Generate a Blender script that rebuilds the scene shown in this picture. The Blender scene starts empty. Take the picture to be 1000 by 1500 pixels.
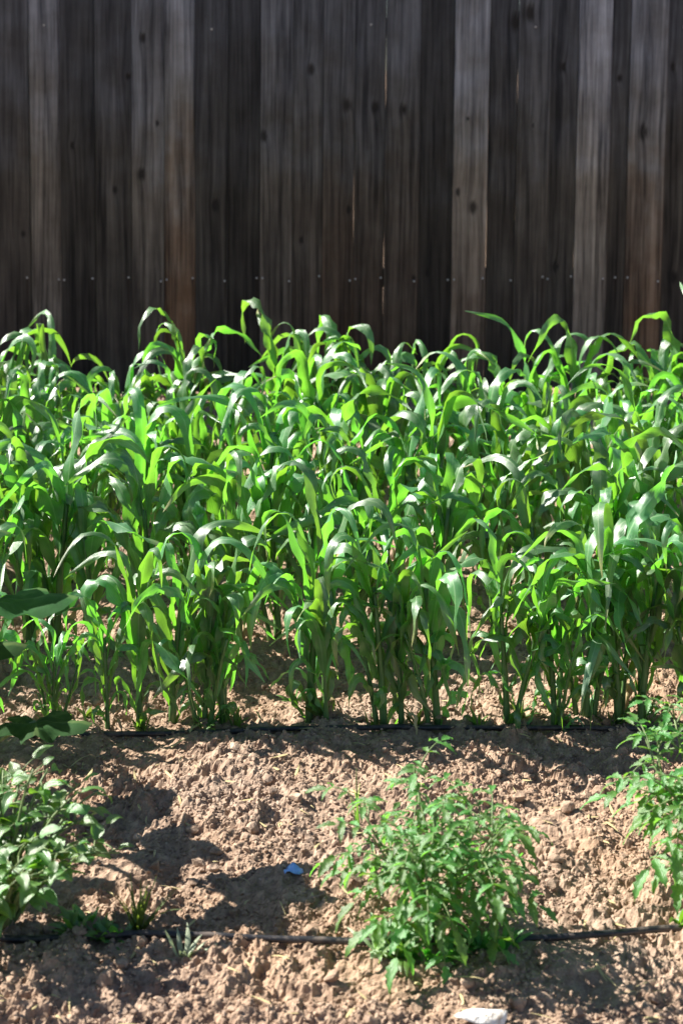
import bpy, math, random
import numpy as np
from mathutils import Vector, Matrix, Euler

# ------------------------------------------------------------------ camera, sky, sun, exposure
scene = bpy.context.scene
C = scene.collection
R = math.radians

cd = bpy.data.cameras.new("camera")
cam = bpy.data.objects.new("camera", cd); C.objects.link(cam)
cam.location = (0, 0, 1.5)
cam.rotation_euler = (R(90 - 6), 0, 0)
cd.sensor_fit = 'VERTICAL'; cd.sensor_height = 36.0; cd.sensor_width = 24.0
cd.lens = 54.6; cd.shift_y = -0.2752
cd.clip_start = 0.05; cd.clip_end = 2000
cd.dof.use_dof = True; cd.dof.focus_distance = 3.6; cd.dof.aperture_fstop = 5.0
scene.camera = cam

SHADOW = Vector((1.05, -0.41, -1.0)).normalized()          # the way sunlight travels
SUN_EL = math.asin(-SHADOW.z); SUN_ROT = math.atan2(-SHADOW.x, -SHADOW.y)
w = bpy.data.worlds.new("World"); scene.world = w; w.use_nodes = True
nt = w.node_tree; nt.nodes.clear()
sky = nt.nodes.new('ShaderNodeTexSky'); sky.sky_type = 'NISHITA'; sky.sun_disc = False
sky.sun_elevation = SUN_EL; sky.sun_rotation = SUN_ROT; sky.air_density = 0.75; sky.dust_density = 0.3
bg = nt.nodes.new('ShaderNodeBackground'); bg.inputs['Strength'].default_value = 0.05
wo = nt.nodes.new('ShaderNodeOutputWorld')
nt.links.new(sky.outputs[0], bg.inputs[0]); nt.links.new(bg.outputs[0], wo.inputs[0])

sd = bpy.data.lights.new("sun", 'SUN'); sd.energy = 5.0; sd.angle = R(0.53); sd.color = (1.0, 0.95, 0.87)
sun = bpy.data.objects.new("sun", sd); C.objects.link(sun)
sun.rotation_euler = SHADOW.to_track_quat('-Z', 'Y').to_euler(); sun.location = (-6, 3, 6)

vs = scene.view_settings
vs.view_transform = 'Standard'; vs.look = 'None'; vs.exposure = 1.7; vs.gamma = 1.0
vs.use_curve_mapping = False

rng = random.Random(11)
npr = np.random.default_rng(5)

# ------------------------------------------------------------------ helpers
def obj(name, me, mat, parent=None, loc=None):
    o = bpy.data.objects.new(name, me); C.objects.link(o)
    if mat is not None and not me.materials: me.materials.append(mat)
    if parent is not None: o.parent = parent
    if loc is not None: o.location = loc
    return o
def empty(name, loc, rz=0.0):
    o = bpy.data.objects.new(name, None); C.objects.link(o)
    o.location = loc; o.rotation_euler = (0, 0, rz); o.empty_display_size = 0.05
    return o
def tag(o, label=None, cat=None, group=None, kind=None):
    if label: o['label'] = label
    if cat: o['category'] = cat
    if group: o['group'] = group
    if kind: o['kind'] = kind
    return o
def mesh(name, verts, faces, uvs=None, smooth=True, mat=None):
    me = bpy.data.meshes.new(name)
    me.from_pydata([tuple(v) for v in verts], [], faces)
    if uvs is not None:
        ul = me.uv_layers.new(name='UVMap')
        li = np.empty(len(me.loops), dtype=np.int32); me.loops.foreach_get('vertex_index', li)
        ul.data.foreach_set('uv', np.asarray(uvs, dtype=np.float32)[li].ravel())
    if smooth: me.polygons.foreach_set('use_smooth', [True] * len(me.polygons))
    if mat: me.materials.append(mat)
    return me
def np_mesh(name, verts, faces, smooth=True, mat=None):
    """fast mesh from numpy arrays, all faces with the same vertex count"""
    me = bpy.data.meshes.new(name)
    nf, k = faces.shape
    me.vertices.add(len(verts)); me.vertices.foreach_set('co', verts.astype(np.float32).ravel())
    me.loops.add(nf * k); me.loops.foreach_set('vertex_index', faces.astype(np.int32).ravel())
    me.polygons.add(nf)
    me.polygons.foreach_set('loop_start', np.arange(0, nf * k, k, dtype=np.int32))
    me.polygons.foreach_set('use_smooth', np.full(nf, smooth))
    me.update(calc_edges=True); me.validate()
    if mat: me.materials.append(mat)
    return me
def tube_data(pts, radii, n=6, base=0):
    """tapered tube along pts; returns verts, faces, uvs"""
    V, F, U = [], [], []
    pts = [Vector(p) for p in pts]
    m = len(pts)
    up = Vector((0.13, 0.31, 0.94))
    for i, p in enumerate(pts):
        t = (pts[min(i + 1, m - 1)] - pts[max(i - 1, 0)]).normalized()
        a = t.cross(up)
        if a.length < 1e-3: a = t.cross(Vector((1, 0, 0)))
        a.normalize(); b = t.cross(a)
        for k in range(n):
            an = 2 * math.pi * k / n
            V.append(p + (a * math.cos(an) + b * math.sin(an)) * radii[i]); U.append((k / n, i / (m - 1)))
    for i in range(m - 1):
        for k in range(n):
            F.append((base + i * n + k, base + i * n + (k + 1) % n, base + (i + 1) * n + (k + 1) % n, base + (i + 1) * n + k))
    F.append(tuple(base + k for k in range(n))[::-1]); F.append(tuple(base + (m - 1) * n + k for k in range(n)))
    return V, F, U

# 2-D noise used both for the soil relief and to seat things on it
_T = npr.random((256, 256))
def vnoise(x, y):
    xi = np.floor(x).astype(int); yi = np.floor(y).astype(int)
    fx = x - xi; fy = y - yi
    fx = fx * fx * fx * (fx * (fx * 6 - 15) + 10); fy = fy * fy * fy * (fy * (fy * 6 - 15) + 10)
    g = lambda i, j: _T[i & 255, j & 255]
    return (g(xi, yi) * (1 - fx) + g(xi + 1, yi) * fx) * (1 - fy) + (g(xi, yi + 1) * (1 - fx) + g(xi + 1, yi + 1) * fx) * fy - 0.5
_J = npr.random((256, 256, 3))
def domes(x, y, cell, rmin, rmax, keep, flat):
    """half-buried lumps on a jittered grid"""
    gx = x / cell; gy = y / cell
    xi = np.floor(gx).astype(int); yi = np.floor(gy).astype(int)
    out = np.zeros_like(x)
    for i in (-1, 0, 1):
        for j in (-1, 0, 1):
            c = _J[(xi + i) & 255, (yi + j) & 255]
            px = (xi + i + c[..., 0]) - gx; py = (yi + j + c[..., 1]) - gy
            px = px * (0.75 + 0.5 * c[..., 1])
            r = rmin + (rmax - rmin) * c[..., 2] ** 2
            r = np.where((c[..., 2] * 7.31) % 1.0 < keep, r, 0.0)
            d2 = px * px + py * py
            h = np.sqrt(np.maximum(r * r - d2, 0)) * cell * flat
            out = np.maximum(out, h)
    return out
def smooth_height(x, y):
    x = np.asarray(x, float); y = np.asarray(y, float)
    return 0.05 * vnoise(x * 1.3 + 7, y * 1.3 + 3) + 0.030 * vnoise(x * 4.1, y * 4.1 + 11) + 0.018 * vnoise(x * 10 + 5, y * 10)
def height(x, y):
    x = np.asarray(x, float); y = np.asarray(y, float)
    wx = x + 0.020 * vnoise(x * 50, y * 50 + 9) + 0.008 * vnoise(x * 140, y * 140 + 9); wy = y + 0.020 * vnoise(x * 50 + 31, y * 50) + 0.008 * vnoise(x * 140 + 77, y * 140)
    h = smooth_height(x, y)
    patch = np.clip(0.55 + 1.6 * vnoise(x * 5.3 + 2, y * 5.3 + 8), 0.1, 1.0)
    h = h + patch * domes(wx, wy, 0.085, 0.15, 0.46, 0.40, 0.50)
    h = h + (0.35 + 0.65 * patch) * domes(wx + 3.3, wy + 1.7, 0.036, 0.2, 0.5, 0.5, 0.55)
    h = h + domes(wx + 8.1, wy + 5.2, 0.016, 0.2, 0.6, 0.8, 0.5)
    h = h + 0.020 * vnoise(x * 22 + 1, y * 22) + (0.3 + 0.7 * patch) * (0.016 * vnoise(x * 70, y * 70) + 0.010 * vnoise(x * 165, y * 165))
    return h
def zg(x, y): return float(smooth_height(np.array([x]), np.array([y]))[0])
def ztop(x, y):
    a = np.linspace(0, 2 * math.pi, 9)[:-1]
    return float(np.max(height(np.append(x + 0.012 * np.cos(a), x), np.append(y + 0.012 * np.sin(a), y))))

# ------------------------------------------------------------------ materials
class NT:
    def __init__(s, name):
        s.m = bpy.data.materials.new(name); s.m.use_nodes = True
        s.t = s.m.node_tree; s.t.nodes.clear()
        s.out = s.n('ShaderNodeOutputMaterial')
    def n(s, typ, **kw):
        nd = s.t.nodes.new(typ)
        for k, v in kw.items():
            if k == 'inp':
                for a, b in v.items(): s.set(nd.inputs[a], b)
            else: setattr(nd, k, v)
        return nd
    def set(s, sock, v):
        if isinstance(v, bpy.types.NodeSocket): s.t.links.new(v, sock)
        else: sock.default_value = v
    def math(s, op, a, b=0.0, c=None):
        nd = s.n('ShaderNodeMath', operation=op); s.set(nd.inputs[0], a); s.set(nd.inputs[1], b)
        if c is not None: s.set(nd.inputs[2], c)
        return nd.outputs[0]
    def mix(s, f, a, b):
        nd = s.n('ShaderNodeMix', data_type='RGBA'); s.set(nd.inputs[0], f); s.set(nd.inputs[6], a); s.set(nd.inputs[7], b)
        return nd.outputs[2]
    def mul(s, a, b):
        nd = s.n('ShaderNodeMix', data_type='RGBA', blend_type='MULTIPLY'); s.set(nd.inputs[0], 1.0); s.set(nd.inputs[6], a); s.set(nd.inputs[7], b)
        return nd.outputs[2]
    def rng(s, v, a, b, c=0.0, d=1.0, smooth=False):
        nd = s.n('ShaderNodeMapRange'); nd.clamp = True
        if smooth: nd.interpolation_type = 'SMOOTHSTEP'
        for i, q in enumerate((v, a, b, c, d)): s.set(nd.inputs[i], q)
        return nd.outputs[0]
    def noise(s, vec, scale, detail=3.0, rough=0.55):
        nd = s.n('ShaderNodeTexNoise'); s.set(nd.inputs['Vector'], vec); s.set(nd.inputs['Scale'], scale)
        nd.inputs['Detail'].default_value = detail; nd.inputs['Roughness'].default_value = rough
        return nd.outputs['Fac']
    def bump(s, h, strength, dist):
        nd = s.n('ShaderNodeBump'); s.set(nd.inputs['Height'], h); nd.inputs['Strength'].default_value = strength; nd.inputs['Distance'].default_value = dist
        return nd.outputs[0]
    def attr(s, name):
        nd = s.n('ShaderNodeAttribute', attribute_type='OBJECT', attribute_name=name); return nd
    def bsdf(s, **kw):
        nd = s.n('ShaderNodeBsdfPrincipled')
        for k, v in kw.items(): s.set(nd.inputs[k.replace('_', ' ')], v)
        return nd
    def done(s, sock):
        s.t.links.new(sock, s.out.inputs['Surface']); return s.m
def rgb(r, g, b): return (r, g, b, 1.0)

def soil_material(name, a, b):
    m = NT(name); co = m.n('ShaderNodeTexCoord').outputs['Object']
    big = m.noise(co, 2.2, 3); mid = m.noise(co, 34, 4, 0.65); fine = m.noise(co, 210, 3, 0.7)
    col = m.mix(m.rng(mid, 0.32, 0.68), rgb(*a), rgb(*b))
    red = m.mix(m.rng(big, 0.35, 0.65), rgb(1.0, 0.93, 0.84), rgb(1.0, 1.0, 1.0))
    col = m.mul(col, red)
    g = m.rng(fine, 0.3, 0.7, 0.78, 1.2)
    cc = m.n('ShaderNodeCombineColor'); [m.set(cc.inputs[i], g) for i in range(3)]
    col = m.mul(col, cc.outputs[0])
    speck = m.rng(m.noise(co, 95, 2, 0.5), 0.70, 0.74)
    col = m.mix(m.math('MULTIPLY', speck, 0.45), col, rgb(0.52, 0.44, 0.35))
    bp = m.bump(m.math('ADD', fine, m.math('MULTIPLY', m.noise(co, 480, 2), 0.6)), 0.5, 0.003)
    return m.done(m.bsdf(Base_Color=col, Roughness=0.95, Normal=bp, Specular_IOR_Level=0.15).outputs[0])
M_SOIL = soil_material('soil', (0.188, 0.130, 0.096), (0.375, 0.277, 0.208))
M_CLOD = soil_material('soil_clods', (0.195, 0.135, 0.100), (0.405, 0.303, 0.232))

def leaf_material(name, base, trans, rib, rough=0.36, spec=0.5, tfac=0.42, veins=26.0, vein_amt=0.25, hue=0.5, ribw=0.035, dry=False, coat=0.0):
    m = NT(name)
    tc = m.n('ShaderNodeTexCoord'); uv = tc.outputs['UV']; ob = tc.outputs['Object']
    oi = m.n('ShaderNodeObjectInfo').outputs['Random']
    sx = m.n('ShaderNodeSeparateXYZ'); m.set(sx.inputs[0], uv)
    u, v = sx.outputs[0], sx.outputs[1]
    ctr = m.math('ABSOLUTE', m.math('SUBTRACT', u, 0.5))
    ribm = m.math('SUBTRACT', 1.0, m.rng(ctr, ribw * 0.4, ribw, 0, 1, True))
    stripe = m.math('SINE', m.math('MULTIPLY', u, veins * 6.283))
    n1 = m.noise(ob, 18, 3); n2 = m.noise(ob, 120, 2)
    var = m.math('ADD', m.math('MULTIPLY', m.math('SUBTRACT', oi, 0.5), hue), m.math('MULTIPLY', m.math('SUBTRACT', n1, 0.5), 0.9))
    k = m.math('ADD', m.math('ADD', 1.0, var), m.math('MULTIPLY', stripe, vein_amt * 0.35))
    hs = m.n('ShaderNodeHueSaturation'); m.set(hs.inputs['Hue'], m.math('ADD', 0.5, m.math('MULTIPLY', m.math('SUBTRACT', oi, 0.55), 0.05)))
    m.set(hs.inputs['Value'], k); m.set(hs.inputs['Color'], m.mix(m.math('MULTIPLY', ribm, 0.6), rgb(*base), rgb(*rib)))
    if dry:   # some leaf tips yellowed
        tip = m.math('MULTIPLY', m.rng(m.math('ADD', v, m.math('MULTIPLY', n1, 0.25)), 0.92, 1.12), m.math('GREATER_THAN', m.math('FRACT', m.math('MULTIPLY', oi, 13.7)), 0.55))
        colr = m.mix(tip, hs.outputs[0], rgb(0.36, 0.32, 0.12))
    else: colr = hs.outputs[0]
    ht = m.n('ShaderNodeHueSaturation'); m.set(ht.inputs['Hue'], m.math('ADD', 0.5, m.math('MULTIPLY', m.math('SUBTRACT', oi, 0.55), 0.04)))
    m.set(ht.inputs['Value'], k); m.set(ht.inputs['Color'], rgb(*trans))
    bp = m.bump(m.math('ADD', m.math('MULTIPLY', stripe, 0.35), m.math('MULTIPLY', n2, 0.8)), 0.35, 0.0015)
    p = m.bsdf(Base_Color=colr, Roughness=m.rng(n2, 0.3, 0.7, rough - 0.07, rough + 0.10), Specular_IOR_Level=spec, Coat_Weight=coat, Coat_Roughness=0.36, Coat_Normal=bp, Normal=bp)
    t = m.n('ShaderNodeBsdfTranslucent'); m.set(t.inputs['Color'], ht.outputs[0])
    mx = m.n('ShaderNodeMixShader'); mx.inputs[0].default_value = tfac
    m.t.links.new(p.outputs[0], mx.inputs[1]); m.t.links.new(t.outputs[0], mx.inputs[2])
    return m.done(mx.outputs[0])
M_CORN = leaf_material('corn_leaf', (0.062, 0.170, 0.062), (0.23, 0.62, 0.036), (0.30, 0.42, 0.24), 0.43, 1.0, 0.40, 14, 0.4, 0.6, 0.06, True, 1.0)
M_TOM = leaf_material('tomato_leaf', (0.070, 0.190, 0.040), (0.22, 0.55, 0.05), (0.17, 0.28, 0.09), 0.42, 0.7, 0.42, 6, 0.1, coat=0.3)
M_BROAD = leaf_material('broad_leaf', (0.075, 0.180, 0.042), (0.22, 0.50, 0.03), (0.18, 0.30, 0.10), 0.38, 0.9, 0.36, 6, 0.1, coat=0.4)
M_SQUASH = leaf_material('squash_leaf', (0.022, 0.080, 0.024), (0.06, 0.26, 0.03), (0.11, 0.19, 0.06), 0.68, 0.15, 0.34, 6, 0.1, 0.7, 0.07)
M_PALE = leaf_material('pale_weed_leaf', (0.42, 0.50, 0.34), (0.36, 0.48, 0.22), (0.55, 0.60, 0.46), 0.6, 0.3, 0.3, 6, 0.1)
M_GRASS = leaf_material('grass_blade', (0.085, 0.150, 0.040), (0.22, 0.38, 0.04), (0.18, 0.26, 0.09), 0.45, 0.4, 0.4, 4, 0.1)
M_STRAW = leaf_material('dry_straw', (0.46, 0.37, 0.20), (0.40, 0.30, 0.12), (0.5, 0.42, 0.26), 0.7, 0.2, 0.2, 4, 0.2)

def stem_material(name, a, b, rough=0.5):
    m = NT(name); tc = m.n('ShaderNodeTexCoord')
    mp = m.n('ShaderNodeMapping'); mp.inputs['Scale'].default_value = (1, 1, 0.12); m.set(mp.inputs[0], tc.outputs['Object'])
    n1 = m.noise(mp.outputs[0], 160, 3)
    col = m.mix(m.rng(n1, 0.3, 0.7), rgb(*a), rgb(*b))
    return m.done(m.bsdf(Base_Color=col, Roughness=rough, Subsurface_Weight=0.0, Normal=m.bump(n1, 0.3, 0.002)).outputs[0])
M_STALK = stem_material('corn_stalk', (0.050, 0.115, 0.028), (0.11, 0.21, 0.06))
M_STEM = stem_material('green_stem', (0.085, 0.140, 0.045), (0.17, 0.22, 0.08), 0.6)

def wood_material():
    m = NT('weathered_wood'); tc = m.n('ShaderNodeTexCoord'); ob = tc.outputs['Object']
    seed = m.attr('seed').outputs['Fac']; tone = m.attr('tone').outputs['Fac']; brown = m.attr('brown').outputs['Fac']
    off = m.n('ShaderNodeCombineXYZ'); m.set(off.inputs[0], seed); m.set(off.inputs[1], m.math('MULTIPLY', seed, 1.7)); m.set(off.inputs[2], m.math('MULTIPLY', seed, 3.1))
    sp = m.n('ShaderNodeSeparateXYZ'); m.set(sp.inputs[0], ob); X, Z = sp.outputs[0], sp.outputs[2]
    # knots: centres stored per board as (x, z, radius)
    knot = None
    for i in (1, 2, 3):
        a = m.n('ShaderNodeSeparateXYZ'); m.set(a.inputs[0], m.attr('knot%d' % i).outputs['Vector'])
        dx = m.math('SUBTRACT', X, a.outputs[0]); dz = m.math('MULTIPLY', m.math('SUBTRACT', Z, a.outputs[1]), 0.62)
        d = m.math('SQRT', m.math('ADD', m.math('MULTIPLY', dx, dx), m.math('MULTIPLY', dz, dz)))
        q = m.math('DIVIDE', d, m.math('MAXIMUM', a.outputs[2], 0.0001))
        knot = q if knot is None else m.math('MINIMUM', knot, q)
    pull = m.math('DIVIDE', 0.02, m.math('ADD', knot, 0.6))          # grain runs round a knot
    add = m.n('ShaderNodeVectorMath', operation='ADD'); m.set(add.inputs[0], ob); m.set(add.inputs[1], off.outputs[0])
    pv = m.n('ShaderNodeCombineXYZ'); m.set(pv.inputs[0], pull)
    add2 = m.n('ShaderNodeVectorMath', operation='ADD'); m.set(add2.inputs[0], add.outputs[0]); m.set(add2.inputs[1], pv.outputs[0])
    def stretched(sx, sz):
        mp = m.n('ShaderNodeMapping'); mp.inputs['Scale'].default_value = (sx, sx, sz); m.set(mp.inputs[0], add2.outputs[0]); return mp.outputs[0]
    g1 = m.noise(stretched(70, 2.2), 1.0, 4, 0.6)
    g2 = m.noise(stretched(230, 5.0), 1.0, 3, 0.6)
    g3 = m.noise(stretched(22, 0.9), 1.0, 3, 0.55)
    blot = m.noise(add.outputs[0], 5.0, 4, 0.6)
    f = m.math('ADD', m.math('ADD', m.math('MULTIPLY', g1, 0.42), m.math('MULTIPLY', g2, 0.22)), m.math('MULTIPLY', g3, 0.36))
    grey = m.mix(m.rng(f, 0.40, 0.62), rgb(0.030, 0.026, 0.023), rgb(0.225, 0.200, 0.168))
    blue = m.mix(m.rng(f, 0.40, 0.62), rgb(0.050, 0.053, 0.066), rgb(0.225, 0.232, 0.262))
    silver = m.rng(m.math('ADD', Z, m.math('MULTIPLY', blot, 1.2)), 1.55, 2.35)
    col = m.mix(silver, grey, blue)
    wb = m.mix(m.rng(f, 0.40, 0.62), rgb(0.050, 0.029, 0.017), rgb(0.235, 0.130, 0.070))
    low = m.rng(m.math('ADD', Z, m.math('MULTIPLY', blot, 1.1)), 1.75, 0.75)
    bm = m.math('MULTIPLY', low, m.math('ADD', brown, 0.22))
    bm = m.n('ShaderNodeClamp', inp={0: bm}).outputs[0]
    col = m.mix(bm, col, wb)
    tn = m.n('ShaderNodeCombineColor'); tv = m.math('MULTIPLY', tone, m.rng(blot, 0.3, 0.7, 0.75, 1.2)); [m.set(tn.inputs[i], tv) for i in range(3)]
    col = m.mul(col, tn.outputs[0])
    nx_ = m.attr('nailx').outputs['Fac']       # rust run below the lower nail
    st_ = m.math('SUBTRACT', 1.0, m.rng(m.math('ABSOLUTE', m.math('SUBTRACT', X, m.math('ADD', nx_, m.math('MULTIPLY', m.math('SUBTRACT', g3, 0.5), 0.012)))), 0.002, 0.009, 0, 1, True))
    st_ = m.math('MULTIPLY', st_, m.math('MULTIPLY', m.rng(Z, 0.54, 0.55, 1, 0), m.rng(Z, 0.36, 0.54)))
    col = m.mix(m.math('MULTIPLY', st_, 0.7), col, rgb(0.022, 0.014, 0.010))
    kn = m.math('SUBTRACT', 1.0, m.rng(m.math('ADD', knot, m.math('MULTIPLY', m.math('SUBTRACT', g1, 0.5), 1.8)), 0.35, 1.35, 0, 1, True))
    col = m.mix(m.math('MULTIPLY', kn, 0.85), col, rgb(0.010, 0.008, 0.007))
    bp = m.bump(m.math('ADD', m.math('MULTIPLY', g1, 0.6), m.math('SUBTRACT', g2, m.math('MULTIPLY', kn, 0.6))), 0.7, 0.004)
    return m.done(m.bsdf(Base_Color=col, Roughness=0.85, Specular_IOR_Level=0.25, Normal=bp).outputs[0])
M_WOOD = wood_material()
def plain(name, col, rough, metal=0.0, spec=0.5, nscale=60, amt=0.25, bump=0.0):
    m = NT(name); co = m.n('ShaderNodeTexCoord').outputs['Object']
    n1 = m.noise(co, nscale, 4)
    c = m.mix(m.rng(n1, 0.3, 0.7), rgb(*[q * (1 - amt) for q in col]), rgb(*[min(1, q * (1 + amt)) for q in col]))
    p = m.bsdf(Base_Color=c, Roughness=rough, Metallic=metal, Specular_IOR_Level=spec)
    if bump: m.set(p.inputs['Normal'], m.bump(n1, bump, 0.003))
    return m.done(p.outputs[0])
M_NAIL = plain('galvanised_nail', (0.34, 0.33, 0.32), 0.55, 0.35, 0.5, 400)
def hose_material():
    m = NT('black_hose'); co = m.n('ShaderNodeTexCoord').outputs['Object']
    dust = m.rng(m.noise(co, 38, 4, 0.7), 0.47, 0.66)
    c = m.mix(m.math('MULTIPLY', dust, 0.45), rgb(0.014, 0.014, 0.017), rgb(0.23, 0.17, 0.13))
    return m.done(m.bsdf(Base_Color=c, Roughness=m.rng(dust, 0, 1, 0.42, 0.9)).outputs[0])
M_HOSE = hose_material()
M_BLUE = plain('blue_plastic', (0.24, 0.47, 0.90), 0.4, 0, 0.5, 90, 0.2)
def stone_material():
    m = NT('white_stone'); co = m.n('ShaderNodeTexCoord').outputs['Object']
    n1 = m.noise(co, 55, 5, 0.7); n2 = m.noise(co, 130, 4, 0.6)
    c = m.mix(m.rng(n1, 0.50, 0.66), rgb(0.74, 0.73, 0.69), rgb(0.36, 0.28, 0.21))
    return m.done(m.bsdf(Base_Color=c, Roughness=0.85, Normal=m.bump(m.math('ADD', n1, n2), 0.8, 0.006)).outputs[0])
M_WHITE = stone_material()

# ------------------------------------------------------------------ ground: one sheet to the horizon, fine where seen
def axis(pairs):
    out = [pairs[0][0]]
    for (a, b, st) in pairs:
        n = max(1, int(round((b - a) / st))); out += list(a + (b - a) * (np.arange(1, n + 1) / n))
    return np.array(out)
gx = axis([(-400, -40, 90), (-40, -6, 6), (-6, -2, 0.4), (-2, -0.95, 0.014), (-0.95, 0.95, 0.0048), (0.95, 2, 0.014), (2, 6, 0.4), (6, 40, 6), (40, 400, 90)])
gy = axis([(-60, -4, 9), (-4, 1.6, 0.5), (1.6, 2.1, 0.02), (2.1, 3.2, 0.0048), (3.2, 4.2, 0.0075), (4.2, 7.2, 0.02), (7.2, 12, 0.5), (12, 60, 6), (60, 600, 120)])
GX, GY = np.meshgrid(gx, gy)
near = np.clip((3.2 - np.abs(GX)) / 0.8, 0, 1) * np.clip((8.5 - GY) / 1.2, 0, 1) * np.clip((GY - 0.5) / 1.0, 0, 1)
H = np.where(near > 0, height(np.clip(GX, -5, 5), np.clip(GY, 0, 9)) * near, 0.0)
verts = np.stack([GX.ravel(), GY.ravel(), H.ravel()], 1)
nx, ny = len(gx), len(gy)
I = (np.arange(ny - 1)[:, None] * nx + np.arange(nx - 1)[None, :]).ravel()
ground = obj('ground', np_mesh('ground', verts, np.stack([I, I + 1, I + nx + 1, I + nx], 1), False, M_SOIL), None)
tag(ground, kind='structure')

# loose clods: too many to count, one mesh
import bmesh
def ico(sub):
    bm = bmesh.new(); bmesh.ops.create_icosphere(bm, subdivisions=sub, radius=1.0)
    bm.verts.index_update()
    v = np.array([q.co[:] for q in bm.verts]); f = np.array([[q.index for q in t.verts] for t in bm.faces]); bm.free()
    return v, f
def lump(v, amp, r):
    """irregular, angular clod"""
    out = v.copy()
    for k in range(9):
        n = r.normal(size=3); n /= np.linalg.norm(n); c = r.uniform(0.38, 0.85)
        d = out @ n - c
        out -= np.maximum(d, 0)[:, None] * n[None, :] * 0.9
    out *= (1 + amp * r.normal(size=(len(v), 1))); out += 0.8 * amp * r.normal(size=v.shape)
    return out * np.array([1, r.uniform(0.65, 1.0), r.uniform(0.5, 0.8)])
v1, f1 = ico(2); v0, f0 = ico(1)
tmpl1 = [lump(v1, 0.06, npr) for _ in range(14)]; tmpl0 = [lump(v0, 0.13, npr) for _ in range(10)]
def scatter(n, tm, fc, rlo, rhi, power, ylo, yhi):
    VV, FF = [], []; base = 0
    # spread evenly over the picture: more per area close by
    y = ylo * (yhi / ylo) ** npr.random(n); x = (npr.random(n) * 2 - 1) * (0.26 * y + 0.12)
    clump = vnoise(x * 7 + 3, y * 7) + 0.5
    ok = npr.random(n) < np.clip(clump * 2.6 - 0.55, 0.06, 1); x, y = x[ok], y[ok]
    r = rlo + (rhi - rlo) * npr.random(len(x)) ** power
    z = height(x, y)
    for i in range(len(x)):
        t = tm[npr.integers(len(tm))]
        E3 = np.array(Euler((npr.uniform(-0.5, 0.5), npr.uniform(-0.5, 0.5), npr.uniform(0, 6.28))).to_matrix())
        VV.append((t * r[i]) @ E3.T + np.array([x[i], y[i], z[i] + r[i] * 0.2])); FF.append(fc + base); base += len(t)
    return np.concatenate(VV), np.concatenate(FF)
va, fa = scatter(1500, tmpl1, f1, 0.005, 0.020, 3.0, 2.12, 4.8)
vb, fb = scatter(64000, tmpl0, f0, 0.0018, 0.0078, 2.3, 2.12, 4.8)
clods = obj('soil_clods', np_mesh('soil_clods', np.concatenate([va, vb]), np.concatenate([fa, fb + len(va)]), False, M_CLOD), None)
tag(clods, 'loose tan clods and crumbs of dry soil scattered over the bed', 'soil', kind='stuff')

# ------------------------------------------------------------------ fence
FY = 7.0; PX = 0.003077
fence = tag(empty('wooden_fence', (0, FY, 0)), 'tall weathered grey and brown plank fence closing off the vegetable bed', 'fence')
# board edges as seen (board left edge, tone, brown, knots as (offset 0..1, height, radius))
spec = [
 (-7, .55, .1, [(.8, .75, .012)]), (40, .95, .05, []), (86, .42, .0, [(.35, 1.15, .012)]), (136, .52, .0, [(.9, 1.46, .011), (.55, .95, .012)]),
 (190, .85, .1, [(.35, 1.63, .016), (.30, 1.02, .02), (.8, 1.25, .01)]), (237, 1.05, .95, []), (283, .48, .0, [(.6, .88, .02)]), (331, .40, .05, []),
 (378, .75, .15, [(.12, 1.19, .016)]), (425, .66, .4, [(.6, 1.49, .018), (.3, .72, .012)]), (470, .62, .7, [(.75, 1.33, .022), (.85, .86, .012)]),
 (515, .62, .5, [(.65, 1.32, .02)]), (560, .66, .5, [(.5, 1.31, .021), (.9, .55, .01)]), (610, .40, .1, [(.3, .57, .012)]),
 (660, 1.15, .35, [(.15, .94, .013), (.6, .87, .02), (.4, 1.27, .008)]), (711, .50, .15, [(.9, 1.7, .03)]), (752, .62, .1, [(.3, 1.74, .028), (.5, 1.24, .008)]),
 (799, .52, .0, [(.45, 1.5, .017), (.35, .60, .018)]), (840, 1.35, .05, []), (888, .50, .1, [(.4, 1.45, .014)]), (915, 1.0, .8, [(.4, 1.21, .024)]), (969, .55, .05, [(.2, 1.5, .013), (.4, .55, .02)]),
]
boards = []
for i, (p, t, b, k) in enumerate(spec):
    nxt = spec[i + 1][0] if i + 1 < len(spec) else 1014
    boards.append(((p - 500) * PX, (nxt - 500) * PX, t, b, k))
x = boards[-1][1]
while x < 3.2:
    boards.append((x, x + 0.1445, rng.uniform(.4, 1.05), rng.choice([0, .1, .2, .7]), [(rng.uniform(.2, .8), rng.uniform(.4, 1.7), rng.uniform(.01, .02))])); x += 0.1445
x = boards[0][0]
while x > -4.6:
    boards.insert(0, (x - 0.1445, x, rng.uniform(.4, 1.05), rng.choice([0, .1, .2, .7]), [(rng.uniform(.2, .8), rng.uniform(.4, 1.7), rng.uniform(.01, .02))])); x -= 0.1445
def nail_mesh():
    V, F = [], []
    for (y, r) in ((0.0, .0052), (-0.0016, .0052), (-0.0026, .0034)):
        for k in range(10): a = k * math.pi / 5; V.append((r * math.cos(a), y, r * math.sin(a)))
    for l in (0, 1):
        for k in range(10): F.append((l * 10 + k, l * 10 + (k + 1) % 10, l * 10 + 10 + (k + 1) % 10, l * 10 + 10 + k))
    F.append(tuple(range(20, 30)))
    return mesh('nail', V, F, None, True, M_NAIL)
NAIL = nail_mesh()
T = 0.016
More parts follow.
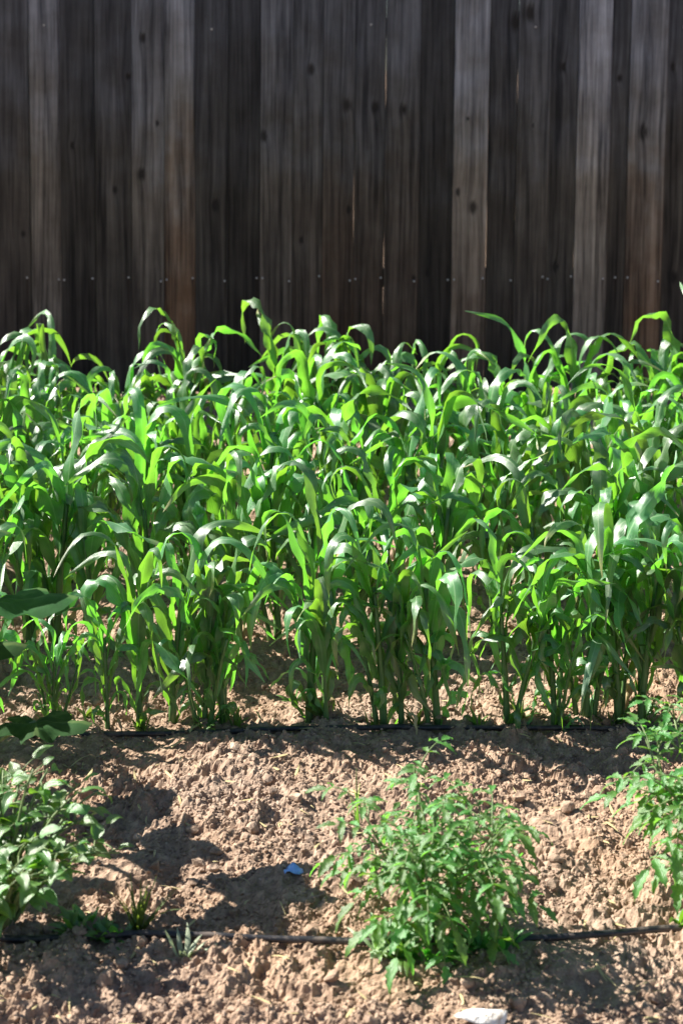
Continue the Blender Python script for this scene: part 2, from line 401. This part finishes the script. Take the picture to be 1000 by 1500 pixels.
for i, (xa, xb, tone, brown, knots) in enumerate(boards):
    gap = 0.0026 if abs(xb - (711 - 500) * PX) < 0.01 else 0.0006 if i % 3 == 0 else 0.0
    wd = xb - xa - gap; top = 1.852 + rng.uniform(-0.012, 0.012); bot = 0.03 + rng.uniform(-0.02, 0.015)
    e = 0.0025; ear = 0.030
    # outline with dog-eared top, edges eased
    nseg = 9; zs = [bot + (top - ear - bot) * j / nseg for j in range(nseg + 1)]
    wob = [(rng.uniform(-.0012, .0004), rng.uniform(-.0004, .0012) - gap * 0.4 * (j % 3 == 0)) for j, _ in enumerate(zs)]
    cup = rng.uniform(-0.0025, 0.0025)
    V, F = [], []
    def ring(z, a, b2):
        V.extend([(a, -T / 2 + e, z), (a + e, -T / 2, z), ((a + b2) / 2, -T / 2 + cup, z), (b2 - e, -T / 2, z), (b2, -T / 2 + e, z), (b2, T / 2, z), ((a + b2) / 2, T / 2 + cup, z), (a, T / 2, z)])
    for z, (da, db) in zip(zs, wob): ring(z, da, wd + db)
    ring(top, ear, wd - ear)
    nr = len(zs) + 1
    for r_ in range(nr - 1):
        for k in range(8): F.append((r_ * 8 + k, r_ * 8 + (k + 1) % 8, r_ * 8 + 8 + (k + 1) % 8, r_ * 8 + 8 + k))
    F.append(tuple(range(8))[::-1]); F.append(tuple((nr - 1) * 8 + k for k in range(8)))
    pl = obj('plank', mesh('plank', V, F, None, False, M_WOOD), None, fence, (xa, rng.uniform(-0.002, 0.002) + (0.0045 if i % 2 else -0.0045), 0))
    pl.rotation_euler = (0, R(0.55) + R(rng.uniform(-.05, .05)), R(rng.uniform(-1.0, 1.0)))
    pl['tone'] = float(tone) ** 1.5 * 1.05; pl['brown'] = float(brown); pl['seed'] = float(i * 3.37)
    pl['nailx'] = float(wd * (0.5 if wd < 0.1 else 0.92 if i % 3 == 0 else 0.9))
    for q in (1, 2, 3):
        kk = knots[q - 1] if q <= len(knots) else None
        pl['knot%d' % q] = (wd * kk[0], kk[1], kk[2]) if kk else (50.0, 50.0, 0.001)
    for (nz, offs) in ((0.545, (0.5,) if wd < 0.1 else (0.08, 0.92) if i % 3 == 0 else (0.9,)), (1.68, (0.5,) if i % 5 == 3 else ())):
        for of in offs:
            obj('nail', NAIL, None, pl, (wd * of, -T / 2 + (0.0005 if abs(of - .5) > .3 else cup), nz + rng.uniform(-.012, .012)))
for z in (0.545, 1.12, 1.68):
    V, F = [], []
    for xx in np.linspace(-4.6, 3.2, 14):
        V += [(xx, 0.0165, z - .042), (xx, 0.055, z - .042), (xx, 0.055, z + .042), (xx, 0.0165, z + .042)]
    for s in range(13):
        for k in range(4): F.append((s * 4 + k, s * 4 + 4 + k, s * 4 + 4 + (k + 1) % 4, s * 4 + (k + 1) % 4))
    F += [(0, 1, 2, 3), (55, 54, 53, 52)]
    rl = obj('rail', mesh('rail', V, F, None, False, M_WOOD), None, fence)
    rl['nailx'] = 50.0; rl['tone'] = .7; rl['brown'] = .3; rl['seed'] = z * 9
    for q in (1, 2, 3): rl['knot%d' % q] = (50.0, 50.0, 0.001)
for xx in (-4.3, -1.9, 0.5, 2.9):
    V = [(sx, sy, sz) for sz in (-0.3, 1.78) for (sx, sy) in ((-.044, 0.057), (.044, 0.057), (.044, 0.145), (-.044, 0.145))] + [(0, 0.101, 1.80)]
    F = [(0, 1, 5, 4), (1, 2, 6, 5), (2, 3, 7, 6), (3, 0, 4, 7), (3, 2, 1, 0), (4, 5, 8), (5, 6, 8), (6, 7, 8), (7, 4, 8)]
    po = obj('post', mesh('post', V, F, None, False, M_WOOD), None, fence, (xx, 0, 0))
    po['nailx'] = 50.0; po['tone'] = .7; po['brown'] = .3; po['seed'] = xx * 5
    for q in (1, 2, 3): po['knot%d' % q] = (50.0, 50.0, 0.001)

# ------------------------------------------------------------------ strap leaf used for corn and grass
def strap(start, az, e0, droop, length, width, r, nseg=16, power=1.5, fold=0.35, ripple=0.16, twist=0.0, sway=0.0, wprof=None, nacross=4, bend=None):
    V, F, U = [], [], []
    p = Vector(start); ph = r.uniform(0, 6.28); ph2 = r.uniform(0, 6.28); fr = r.uniform(2.2, 5.0)
    ds = length / nseg
    for i in range(nseg + 1):
        s = i / nseg
        el = e0 - droop * (s ** power if bend is None else 0.22 * s + 0.78 * (lambda q: q * q * (3 - 2 * q))(min(1, max(0, (s - bend) / 0.42))))
        a = az + sway * s * s
        d = Vector((math.cos(el) * math.cos(a), math.cos(el) * math.sin(a), math.sin(el)))
        side = Vector((-math.sin(a), math.cos(a), 0)); nor = d.cross(side) * -1.0
        tw = twist * s * s
        sd_ = side * math.cos(tw) + nor * math.sin(tw); nr_ = nor * math.cos(tw) - side * math.sin(tw)
        wv = (min(1.0, 0.42 + 3.2 * s) * (1 - s ** 2.4) ** 0.9) if wprof is None else wprof(s)
        hw = max(width * 0.5 * wv, 0.0006)
        for j in range(nacross + 1):
            q = j / nacross * 2 - 1
            lift = abs(q) * hw * fold * (1.25 - 0.8 * s)
            rip = ripple * hw * (abs(q) ** 1.6) * math.sin(fr * 6.283 * s + (ph if q > 0 else ph2)) * min(1, s * 4)
            V.append(p + sd_ * (q * hw) + nr_ * (-(lift) + rip) * -1.0); U.append((j / nacross, s))
        p = p + d * ds
    n1 = nacross + 1
    for i in range(nseg):
        for j in range(nacross): F.append((i * n1 + j, i * n1 + j + 1, (i + 1) * n1 + j + 1, (i + 1) * n1 + j))
    return V, F, U

# ------------------------------------------------------------------ corn
def corn(x, y, hgt, az0, label, group, r, lean=0.05):
    z = zg(x, y)
    root = tag(empty('corn_plant', (x, y, z)), label, 'corn', group)
    nst = r.choice([1, 2, 2, 3]); off0 = r.uniform(0, 6.28)
    for q in range(nst):
        hh = hgt * (1.0 if q == 0 else r.uniform(0.62, 0.92)); an = off0 + q * 2.3
        bx, by = (0.0, 0.0) if q == 0 else (0.020 * math.cos(an), 0.020 * math.sin(an))
        la = an if q else r.uniform(0, 6.28); ln = lean * (1 if q == 0 else 3.0); lx, ly = ln * math.cos(la), ln * math.sin(la)
        sh = hh * 0.56
        pts = [Vector((bx + lx * t ** 1.5 * hh, by + ly * t ** 1.5 * hh, -0.02 + (sh + 0.02) * t)) for t in np.linspace(0, 1, 8)]
        rad = [hh * (0.0155 - 0.0075 * t) * (1.14 if k % 2 else 1.0) for k, t in enumerate(np.linspace(0, 1, 8))]
        V, F, U = tube_data(pts, rad, 8)
        obj('stalk', mesh('stalk', V, F, U, True, M_STALK), None, root)
        n = r.choice([10, 11, 12]) if q == 0 else r.choice([6, 7, 8])
        for k in range(n):
            t = k / (n - 1)
            az = az0 + (math.pi if k % 2 else 0) + r.uniform(-0.8, 0.8)
            zz = sh * (0.06 + 0.90 * t ** 0.85)
            i = min(6, int(zz / sh * 7)); c = pts[i].lerp(pts[i + 1], min(1, max(0, zz / sh * 7 - i)))
            L = hh * (0.30 + 0.42 * math.sin(math.pi * (0.10 + 0.62 * t))) * r.uniform(0.75, 1.15)
            W = hh * (0.028 + 0.042 * math.sin(math.pi * min(1, 0.15 + 0.62 * t))) * r.uniform(0.65, 1.3)
            e0 = R(76 + 11 * t + r.uniform(-9, 4)); droop = R(r.uniform(115, 225) - 15 * t)
            bend = r.uniform(0.12, 0.48)
            if t < 0.25: L *= 0.62; W *= 0.8
            if r.random() < 0.04: droop *= 0.4
            st = c + Vector((math.cos(az), math.sin(az), 0)) * (rad[i] * 0.6)
            V, F, U = strap(st, az, e0, droop, L, W, r, 18, 1.5, r.uniform(0.15, 0.7), r.uniform(0.3, 0.95), r.uniform(-2.6, 2.6), r.uniform(-1.4, 1.4), bend=bend)
            obj('leaf', mesh('leaf', V, F, U, True, M_STRAW if k == 0 and r.random() < 0.3 else M_CORN), None, root)
    return root
def fx(px, y): return (px - 500) / 2275 * (y * 0.9945 + 0.157)
cr = random.Random(42)
ORD = ['first', 'second', 'third', 'fourth', 'fifth', 'sixth', 'seventh', 'eighth', 'ninth', 'tenth', 'eleventh', 'twelfth', 'thirteenth', 'fourteenth', 'fifteenth', 'sixteenth', 'seventeenth', 'eighteenth', 'nineteenth', 'twentieth', 'twenty-first']
front = [(-190, .50), (-110, .52), (-35, .50), (78, .30), (158, .36), (205, .50), (252, .55), (300, .44), (326, .50), (452, .60), (478, .40), (562, .56), (588, .46), (640, .56), (742, .52), (812, .50), (856, .54), (905, .60), (938, .58), (1020, .54), (1090, .56)]
FRONT_Y = 3.45
for i, (px, h_) in enumerate(front):
    y = FRONT_Y + cr.uniform(-0.03, 0.03)
    corn(fx(px, y), y, h_ * 1.04, cr.uniform(-0.9, 0.9), 'green corn plant beside the drip hose, %s along that row from the squash' % ORD[i], 'corn in the row beside the drip hose', cr)
rows = [(3.93, .58, .108, 'green corn plant in the second row back from the drip hose', 'corn in the second row from the hose'),
        (4.43, .60, .110, 'green corn plant in the middle row of the corn patch', 'corn in the middle row'),
        (4.95, .60, .115, 'green corn plant in the row just before the one along the fence', 'corn in the second row from the fence'),
        (5.47, .60, .115, 'tall green corn plant in the row closest to the plank fence', 'corn in the row along the fence')]
below = [(260, 'broad reddish brown plank'), (686, 'pale plank with dark knots low down'), (864, 'palest grey plank'), (942, 'brown plank beside the palest plank')]; used = set()
for (y0, h_, sp, lb, gp) in rows:
    half = 0.225 * y0 + 0.22
    xx = -half - 0.25
    while xx < half:
        y = y0 + cr.uniform(-0.05, 0.05)
        px_ = xx + cr.uniform(-0.03, 0.03); lab = lb
        for (kp, word) in below if y0 > 5.2 else ():
            if abs(px_ / y0 - (kp - 500) / 2275) < 0.011 and word not in used: lab = 'corn in the row along the fence, below the ' + word; used.add(word); break
        corn(px_, y, h_ * 1.05 * cr.uniform(0.78, 1.16), cr.uniform(-1.2, 1.2), lab, gp, cr)
        xx += sp * cr.uniform(0.8, 1.2)

# ------------------------------------------------------------------ leaflets and broad leaves
def blade(length, width, r, nseg=8, lobes=0.0, droop=0.5, fold=0.35, tip=1.6, heart=0.0):
    """leaf blade along +X from the origin, top up; lobed or plain margin"""
    V, F, U = [], [], []
    p = Vector((0, 0, 0)); el = 0.15
    ph = r.uniform(0, 6.28)
    for i in range(nseg + 1):
        s = i / nseg
        el = 0.2 - droop * s ** 1.3
        wv = math.sin(math.pi * min(1, (s * 0.96 + 0.02) ** (1 / tip))) if tip != 1 else math.sin(math.pi * s)
        wv = max(wv, 0.02)
        if lobes: wv *= 1 - lobes * (0.5 + 0.5 * math.cos(s * nseg * math.pi)) * (1 if 0 < i < nseg else 0)
        hw = width * 0.5 * wv
        for j in range(5):
            q = j / 2 - 1
            V.append(p + Vector((-(heart * length * abs(q) * (1 - s) ** 2), q * hw, abs(q) * hw * fold + 0.06 * width * abs(q) * math.sin(ph + 9 * s + q * 2)))); U.append((j / 4, s))
        p = p + Vector((math.cos(el), 0, math.sin(el))) * (length / nseg)
    for i in range(nseg):
        for j in range(4): F.append((i * 5 + j, i * 5 + j + 1, i * 5 + j + 6, i * 5 + j + 5))
    return V, F, U
def leaf_matrix(p, d, roll=0.0, upv=Vector((0, 0, 1))):
    d = d.normalized(); s = upv.cross(d)
    if s.length < 1e-3: s = Vector((0, 1, 0))
    s.normalize(); n = d.cross(s)
    m = Matrix((d, s, n)).transposed().to_4x4(); m = Matrix.Translation(p) @ m @ Matrix.Rotation(roll, 4, 'X')
    return m
tr = random.Random(8)
LEAFLET = []
for k in range(8):
    V, F, U = blade(1.0, 0.43, tr, 9, 0.38, tr.uniform(0.5, 1.3), tr.uniform(0.2, 0.5), 1.35)
    LEAFLET.append(mesh('leaflet', V, F, U, True, M_TOM))
def tomato(x, y, hgt, spread, nbranch, label, r, big=1.0, low=0):
    root = tag(empty('tomato_plant', (x, y, zg(x, y))), label, 'tomato plant', 'tomato plants along the drip hose')
    def compound(parent, p, d, L):
        L = L * big
        # rachis arches out and down, leaflets in pairs and one at the end
        pts = [Vector(p)]; dd = d.normalized(); n = 7
        for i in range(n):
            dd = (dd + Vector((0, 0, -0.13 - 0.05 * i * r.random()))).normalized(); pts.append(pts[-1] + dd * (L / n))
        V, F, U = tube_data(pts, [0.0019 - 0.0012 * i / n for i in range(n + 1)], 5)
        lf = obj('leaf', mesh('leaf_stalk', V, F, U, True, M_STEM), None, parent)
        for i in (2, 4, 6):
            t = (pts[min(i + 1, n)] - pts[i - 1]).normalized(); s = t.cross(Vector((0, 0, 1))).normalized()
            for sg in (-1, 1):
                if r.random() < 0.06: continue
                sz = L * (0.21 + 0.032 * i) * r.uniform(0.75, 1.1)
                dr = (t * r.uniform(0.3, 0.7) + s * sg + Vector((0, 0, r.uniform(-0.55, 0.05))))
                o = obj('leaflet', r.choice(LEAFLET), None, lf)
                o.matrix_local = leaf_matrix(pts[i], dr, r.uniform(-0.4, 0.4)) @ Matrix.Diagonal((sz, sz * r.uniform(0.85, 1.1), sz, 1))
        sz = L * 0.42 * r.uniform(0.85, 1.1)
        o = obj('leaflet', r.choice(LEAFLET), None, lf)
        o.matrix_local = leaf_matrix(pts[-1], dd, r.uniform(-0.3, 0.3)) @ Matrix.Diagonal((sz, sz, sz, 1))
    def shoot(p, d, L, r0, nleaf, t0=0.25, name='branch', up=0.10):
        pts = [Vector(p)]; dd = d.normalized(); n = 8
        for i in range(n):
            dd = (dd + Vector((r.uniform(-.12, .12), r.uniform(-.12, .12), up))).normalized(); pts.append(pts[-1] + dd * (L / n))
        V, F, U = tube_data(pts, [r0 * (1 - 0.6 * i / n) for i in range(n + 1)], 7)
        obj(name, mesh(name, V, F, U, True, M_STEM), None, root)
        a = r.uniform(0, 6.28)
        for k in range(nleaf):
            t = t0 + (1 - t0) * (k + 0.5) / nleaf; i = min(n - 1, int(t * n)); c = pts[i].lerp(pts[i + 1], t * n - i)
            a += 2.4 + r.uniform(-.4, .4)
            compound(root, c, Vector((math.cos(a), math.sin(a), r.uniform(0.15, 0.75) + 0.5 * t)), hgt * r.uniform(0.26, 0.42) * (1.05 - 0.30 * t))
        for k in range(2):
            a = r.uniform(0, 6.28); compound(root, pts[-1], Vector((0.5 * math.cos(a), 0.5 * math.sin(a), 1)), hgt * r.uniform(0.20, 0.28))
        return pts
    main = shoot((0, 0, -0.015), Vector((0.06, 0.02, 1)), hgt * 0.76, 0.0068, 10, 0.16 + 0.14 * low, 'stem', 0.2)
    for b in range(nbranch):
        a = b * 6.283 / nbranch + r.uniform(-.35, .35); k = r.choice([1, 2, 2, 3]) + low
        shoot(main[k], Vector((math.cos(a), math.sin(a), 0.75)), hgt * spread * r.uniform(0.55, 0.8), 0.0042, 7, 0.2)
    return root
tomato(0.162, 2.515, 0.315, 0.88, 11, 'bushy tomato plant standing alone over the drip hose with low sage weeds at its foot', random.Random(21), 1.14)
tomato(0.640, 2.62, 0.36, 0.8, 10, 'tomato plant with long drooping leaflets where the drip hose rises, without weeds at its foot', random.Random(5), 1.1, 3)

# ------------------------------------------------------------------ broad-leaved bush at left
br = random.Random(17)
OVATE = []
for k in range(8):
    V, F, U = blade(1.0, br.uniform(0.48, 0.62), br, 8, 0.0, br.uniform(0.4, 1.4), br.uniform(0.15, 0.55), 1.5)
    OVATE.append(mesh('leaf', V, F, U, True, M_BROAD))
def bush(x, y, hgt, rad, nst, nlf, label, r, size=(0.022, 0.047)):
    root = tag(empty('broad_leaf_plant', (x, y, zg(x, y))), label, 'plant', 'broad leaved plants')
    for b in range(nst):
        a = b * 6.283 / nst + r.uniform(-.4, .4); out = r.uniform(0.25, 1.0) * rad
        end = Vector((out * math.cos(a), out * math.sin(a), hgt * r.uniform(0.6, 1.0) * (1.05 - 0.35 * out / rad)))
        pts = [Vector((0, 0, -0.015)).lerp(end, t) + Vector((0, 0, 0.05 * math.sin(math.pi * t))) for t in np.linspace(0, 1, 7)]
        V, F, U = tube_data(pts, [0.0042 - 0.0027 * i / 6 for i in range(7)], 6)
        obj('stem', mesh('stem', V, F, U, True, M_STEM), None, root)
        aa = r.uniform(0, 6.28)
        for k in range(nlf):
            t = 0.22 + 0.78 * (k + 0.6) / nlf; i = min(5, int(t * 6)); c = pts[i].lerp(pts[i + 1], min(1, t * 6 - i))
            aa += 2.4 + r.uniform(-.5, .5)
            d = Vector((math.cos(aa), math.sin(aa), r.uniform(-0.35, 0.75)))
            q = c + d.normalized() * r.uniform(0.012, 0.032)
            Vv, Ff, Uu = tube_data([c, c.lerp(q, .5) + Vector((0, 0, .002)), q], [0.0014, 0.0011, 0.001], 4)
            sz = r.uniform(*size)
            lf = obj('leaf', r.choice(OVATE), None, root)
            lf.matrix_local = leaf_matrix(q, d + Vector((0, 0, -0.25)), r.uniform(-.5, .5)) @ Matrix.Diagonal((sz, sz, sz, 1))
            ps = obj('leaf_stalk', mesh('leaf_stalk', Vv, Ff, Uu, True, M_STEM), None, root)
    return root
bush(-0.585, 2.545, 0.305, 0.205, 34, 12, 'dense broad leaved green bush with oval leaves below the squash leaves', br)

# ------------------------------------------------------------------ squash: big leaves on hollow stalks reaching in from the side
sr = random.Random(4)
def squash_leaf(rad, r, droop=0.5):
    """lobed palmate blade: rings around the stalk joint, top up, points along +X"""
    V = [Vector((0, 0, 0))]; U = [(0.5, 0.0)]; F = []; n = 30; rings = 6
    ph = r.uniform(0, 6.28)
    for k in range(1, rings + 1):
        t = k / rings
        for j in range(n):
            a = 2 * math.pi * j / n
            lob = 0.74 + 0.20 * math.cos(5 * a) ** 1 + 0.10 * math.cos(a) - 0.34 * math.exp(-((abs(a - math.pi)) / 0.28) ** 2)
            q = rad * t * (1 - (1 - lob) * t)
            z = 0.10 * rad * math.cos(5 * a) * t - droop * rad * 0.5 * t * t + 0.07 * rad * t * t * math.sin(9 * a + ph) + 0.03 * rad * math.sin(t * 9 + 4 * a + ph)
            V.append(Vector((q * math.cos(a), q * math.sin(a), z))); U.append((0.5 + abs((j + 3) % 6 - 3) / 6.0, t))
    for j in range(n): F.append((0, 1 + j, 1 + (j + 1) % n))
    for k in range(rings - 1):
        for j in range(n): F.append((1 + k * n + j, 1 + (k + 1) * n + j, 1 + (k + 1) * n + (j + 1) % n, 1 + k * n + (j + 1) % n))
    return mesh('leaf', V, F, U, True, M_SQUASH)
sq = Vector((-0.86, 3.02, 0)); sq.z = zg(sq.x, sq.y)
squash = tag(empty('squash_plant', sq), 'large dark squash plant whose broad leaves hang over the bed beside the corn', 'squash plant')
for (p, d, rad, tilt, dr) in [((-0.655, 2.87, 0.49), (1, -0.15, 0.06), 0.155, -0.20, 0.22), ((-0.625, 3.06, 0.165), (1, -0.12, 0.02), 0.115, -0.16, 0.25),
                          ((-0.76, 2.93, 0.62), (1, -0.3, 0.0), 0.13, 0.0, 0.3), ((-0.81, 3.04, 0.45), (1, -0.2, 0.0), 0.12, 0.0, 0.3), ((-0.78, 3.13, 0.30), (1, 0.1, 0.0), 0.12, 0.0, 0.3), ((-0.74, 2.82, 0.52), (1, -0.6, 0.0), 0.11, 0.0, 0.3), ((-0.99, 2.85, 0.45), (-0.5, -1, -0.2), 0.15, 0, 0.5), ((-1.04, 3.16, 0.42), (-1, 0.5, -0.2), 0.15, 0, 0.5), ((-0.84, 3.22, 0.40), (0.3, 1, -0.2), 0.12, 0, 0.5)]:
    p = Vector(p) - sq; d = Vector(d)
    pts = [Vector((0, 0, -0.01)).lerp(p, t) + Vector((0, 0, 0.35 * p.z * math.sin(math.pi * t) * 0.5)) for t in np.linspace(0, 1, 9)]
    V, F, U = tube_data(pts, [0.0075 - 0.003 * i / 8 for i in range(9)], 8)
    obj('leaf_stalk', mesh('leaf_stalk', V, F, U, True, M_STEM), None, squash)
    lf = obj('leaf', squash_leaf(rad, sr, dr), None, squash)
    lf.matrix_local = leaf_matrix(p, d, tilt)

# ------------------------------------------------------------------ drip hoses
def hose(pts, rad, label, step=0.012):
    P = [Vector(p) for p in pts]; out = []
    for i in range(len(P) - 1):
        p0 = P[max(i - 1, 0)]; p1 = P[i]; p2 = P[i + 1]; p3 = P[min(i + 2, len(P) - 1)]
        n = max(2, int((p2 - p1).length / step))
        for k in range(n):
            t = k / n
            out.append(0.5 * ((2 * p1) + (p2 - p0) * t + (2 * p0 - 5 * p1 + 4 * p2 - p3) * t * t + (3 * p1 - p0 - 3 * p2 + p3) * t ** 3))
    out.append(P[-1])
    xs = np.array([p.x for p in out]); ys = np.array([p.y for p in out]); zs = smooth_height(xs, ys)
    real = height(xs, ys); k = 15; pad = np.pad(real, k, mode='edge'); run = np.convolve(pad, np.ones(2 * k + 1) / (2 * k + 1), 'valid')
    for p, a in zip(out, run): p.z = p.z + float(a) + rad * 0.5
    V, F, U = tube_data(out, [rad] * len(out), 10)
    return tag(obj('drip_hose', mesh('drip_hose', V, F, U, True, M_HOSE), None), label, 'hose', 'black drip hoses')
hose([(-1.6, 2.53, 0), (-1.0, 2.50, 0), (-0.55, 2.50, 0), (-0.44, 2.513, 0.004), (-0.24, 2.517, 0.006), (0.02, 2.508, 0.004), (0.2, 2.515, 0.002), (0.33, 2.53, 0.006), (0.46, 2.55, 0.012), (0.60, 2.585, 0.012), (0.9, 2.60, 0.004), (1.6, 2.58, 0)],
     0.0060, 'dusty black drip hose running under the tomato plants')
hose([(-1.7, 3.40, 0), (-0.9, 3.40, 0), (-0.4, 3.405, 0), (0, 3.40, 0.002), (0.3, 3.405, 0.004), (0.6, 3.41, 0.004), (0.9, 3.41, 0), (1.7, 3.40, 0)],
     0.0062, 'black drip hose lying at the foot of the corn row')

# ------------------------------------------------------------------ weeds
wr = random.Random(77)
def tuft(name, x, y, n, L, wd, mat, label, cat, group=None, e=(35, 85), dr=(20, 90), prof=None):
    V, F, U = [], [], []
    for k in range(n):
        a = wr.uniform(0, 6.28)
        v, f, u = strap((wr.uniform(-.006, .006), wr.uniform(-.006, .006), -0.004), a, R(wr.uniform(*e)), R(wr.uniform(*dr)), L * wr.uniform(0.6, 1.1), wd * wr.uniform(.7, 1.2), wr, 7, 1.4, 0.4, 0.05, wr.uniform(-.6, .6), wr.uniform(-.5, .5), prof, 2)
        b = len(V); V += v; F += [tuple(q + b for q in ff) for ff in f]; U += u
    return tag(obj(name, mesh(name, V, F, U, True, mat), None, None, (x, y, float(height(np.array([x]), np.array([y]))[0]) - 0.002)), label, cat, group)
lance = lambda s: max(0.05, math.sin(math.pi * min(1, 0.12 + 0.88 * s)) ** 0.8)
def at(px, py):
    v = (337.1 - py) / 2275; u = (px - 500) / 2275; c, s = math.cos(R(6)), math.sin(R(6))
    t = -1.5 / (-s + v * c); return u * t, (c + v * s) * t
W = lambda px, py: at(px, py)
tuft('rosette_weed', *W(270, 1408), 30, 0.056, 0.009, M_PALE, 'small pale silvery rosette weed touching the drip hose in open soil', 'weed', None, (10, 70), (10, 60), lance)
tuft('rosette_weed', *W(556, 1400), 30, 0.070, 0.013, M_PALE, 'pale silvery weed at the foot of the lone bushy tomato plant', 'weed', None, (25, 85), (10, 60), lance)
tuft('grass_tuft', *W(203, 1378), 34, 0.10, 0.0046, M_GRASS, 'dark green grass tuft growing behind the drip hose near the broad leaved bush', 'grass', None, (50, 88), (10, 70))
tuft('wild_grass', *W(524, 1200), 5, 0.155, 0.0042, M_GRASS, 'thin upright grass stem rising behind the bushy tomato plant', 'grass', None, (75, 90), (4, 40))
tuft('grass_tuft', *W(80, 1075), 9, 0.12, 0.006, M_GRASS, 'short grass tuft at the foot of the corn near the squash', 'grass', None, (60, 88), (10, 70))
for i, (px, py) in enumerate([(600, 1400), (655, 1408), (700, 1398), (585, 1415), (735, 1395), (630, 1420)]):
    tuft('low_weed', *W(px, py), 18, 0.06, 0.013, M_TOM, 'low dark green weed crowding the stem of the bushy tomato plant', 'weed', 'weeds at the foot of the tomato plant', (15, 75), (10, 80), lance)
for i, (px, py) in enumerate([(110, 1385), (150, 1380), (128, 1368), (175, 1384)]):
    tuft('low_weed', *W(px, py), 16, 0.055, 0.015, M_BROAD, 'low green weed between the broad leaved bush and the hose', 'weed', 'weeds beside the broad leaved bush', (15, 75), (10, 80), lance)
for i, (px, py) in enumerate([(210, 1062), (300, 1060), (345, 1058), (475, 1055), (545, 1056), (610, 1058), (700, 1058), (760, 1050), (895, 1060), (600, 1000), (430, 1010), (130, 1040)]):
    tuft('seedling', *W(px, py), 9, 0.06 if i < 9 else 0.045, 0.009, M_GRASS, 'small light green seedling sprouting at the foot of the corn', 'seedling', 'seedlings along the corn row', (30, 85), (10, 70), lance)
tuft('seedling', *W(992, 1345), 7, 0.05, 0.020, M_BROAD, 'small bright green seedling close behind the raised drip hose', 'seedling', None, (30, 80), (10, 60), lance)

# ------------------------------------------------------------------ litter
bx_, by_ = W(430, 1282)
V, F = [], []
for i in range(7):
    for j in range(4):
        a, b = i / 6 - .5, j / 3 - .5
        V.append((0.040 * a * (1 - 0.5 * abs(b)), 0.020 * b, 0.006 * math.cos(a * 4) + 0.004 * math.sin(7 * a + 5 * b)))
for i in range(6):
    for j in range(3): F.append((i * 4 + j, i * 4 + 4 + j, i * 4 + 5 + j, i * 4 + 1 + j))
sc = obj('plastic_scrap', mesh('plastic_scrap', V, F, None, True, M_BLUE), None, None, (bx_, by_, ztop(bx_, by_) + 0.001)); sc.rotation_euler = (R(14), 0, R(-12))
md = sc.modifiers.new('thick', 'SOLIDIFY'); md.thickness = 0.0012
tag(sc, 'crumpled scrap of bright blue plastic lying on the soil', 'plastic scrap')
sx_, sy_ = W(706, 1509)
st = obj('white_stone', np_mesh('white_stone', lump(lump(ico(3)[0], 0.012, npr), 0.012, npr) * np.array([0.062, 0.045, 0.042]), ico(3)[1], True, M_WHITE), None, None, (sx_, sy_, zg(sx_, sy_) + 0.014))
tag(st, 'rough white stone resting on bare soil ahead of the hose', 'stone')
# straw and twigs: uncountable litter
V, F, U = [], [], []
for k in range(260):
    y = 2.15 * (4.0 / 2.15) ** wr.random(); x = wr.uniform(-1, 1) * (0.25 * y + 0.05)
    v, f, u = strap((x, y, ztop(x, y) + 0.001), wr.uniform(0, 6.28), R(wr.uniform(-4, 16)), R(wr.uniform(0, 40)), wr.uniform(0.012, 0.055), wr.uniform(0.0018, 0.0075), wr, 5, 1.2, 0.3, 0.1, wr.uniform(-1, 1), wr.uniform(-.6, .6), None, 2)
    b = len(V); V += v; F += [tuple(q + b for q in ff) for ff in f]; U += u
tag(obj('straw_litter', mesh('straw_litter', V, F, U, True, M_STRAW), None), 'bits of dry straw and leaf strewn over the soil', 'straw', kind='stuff')
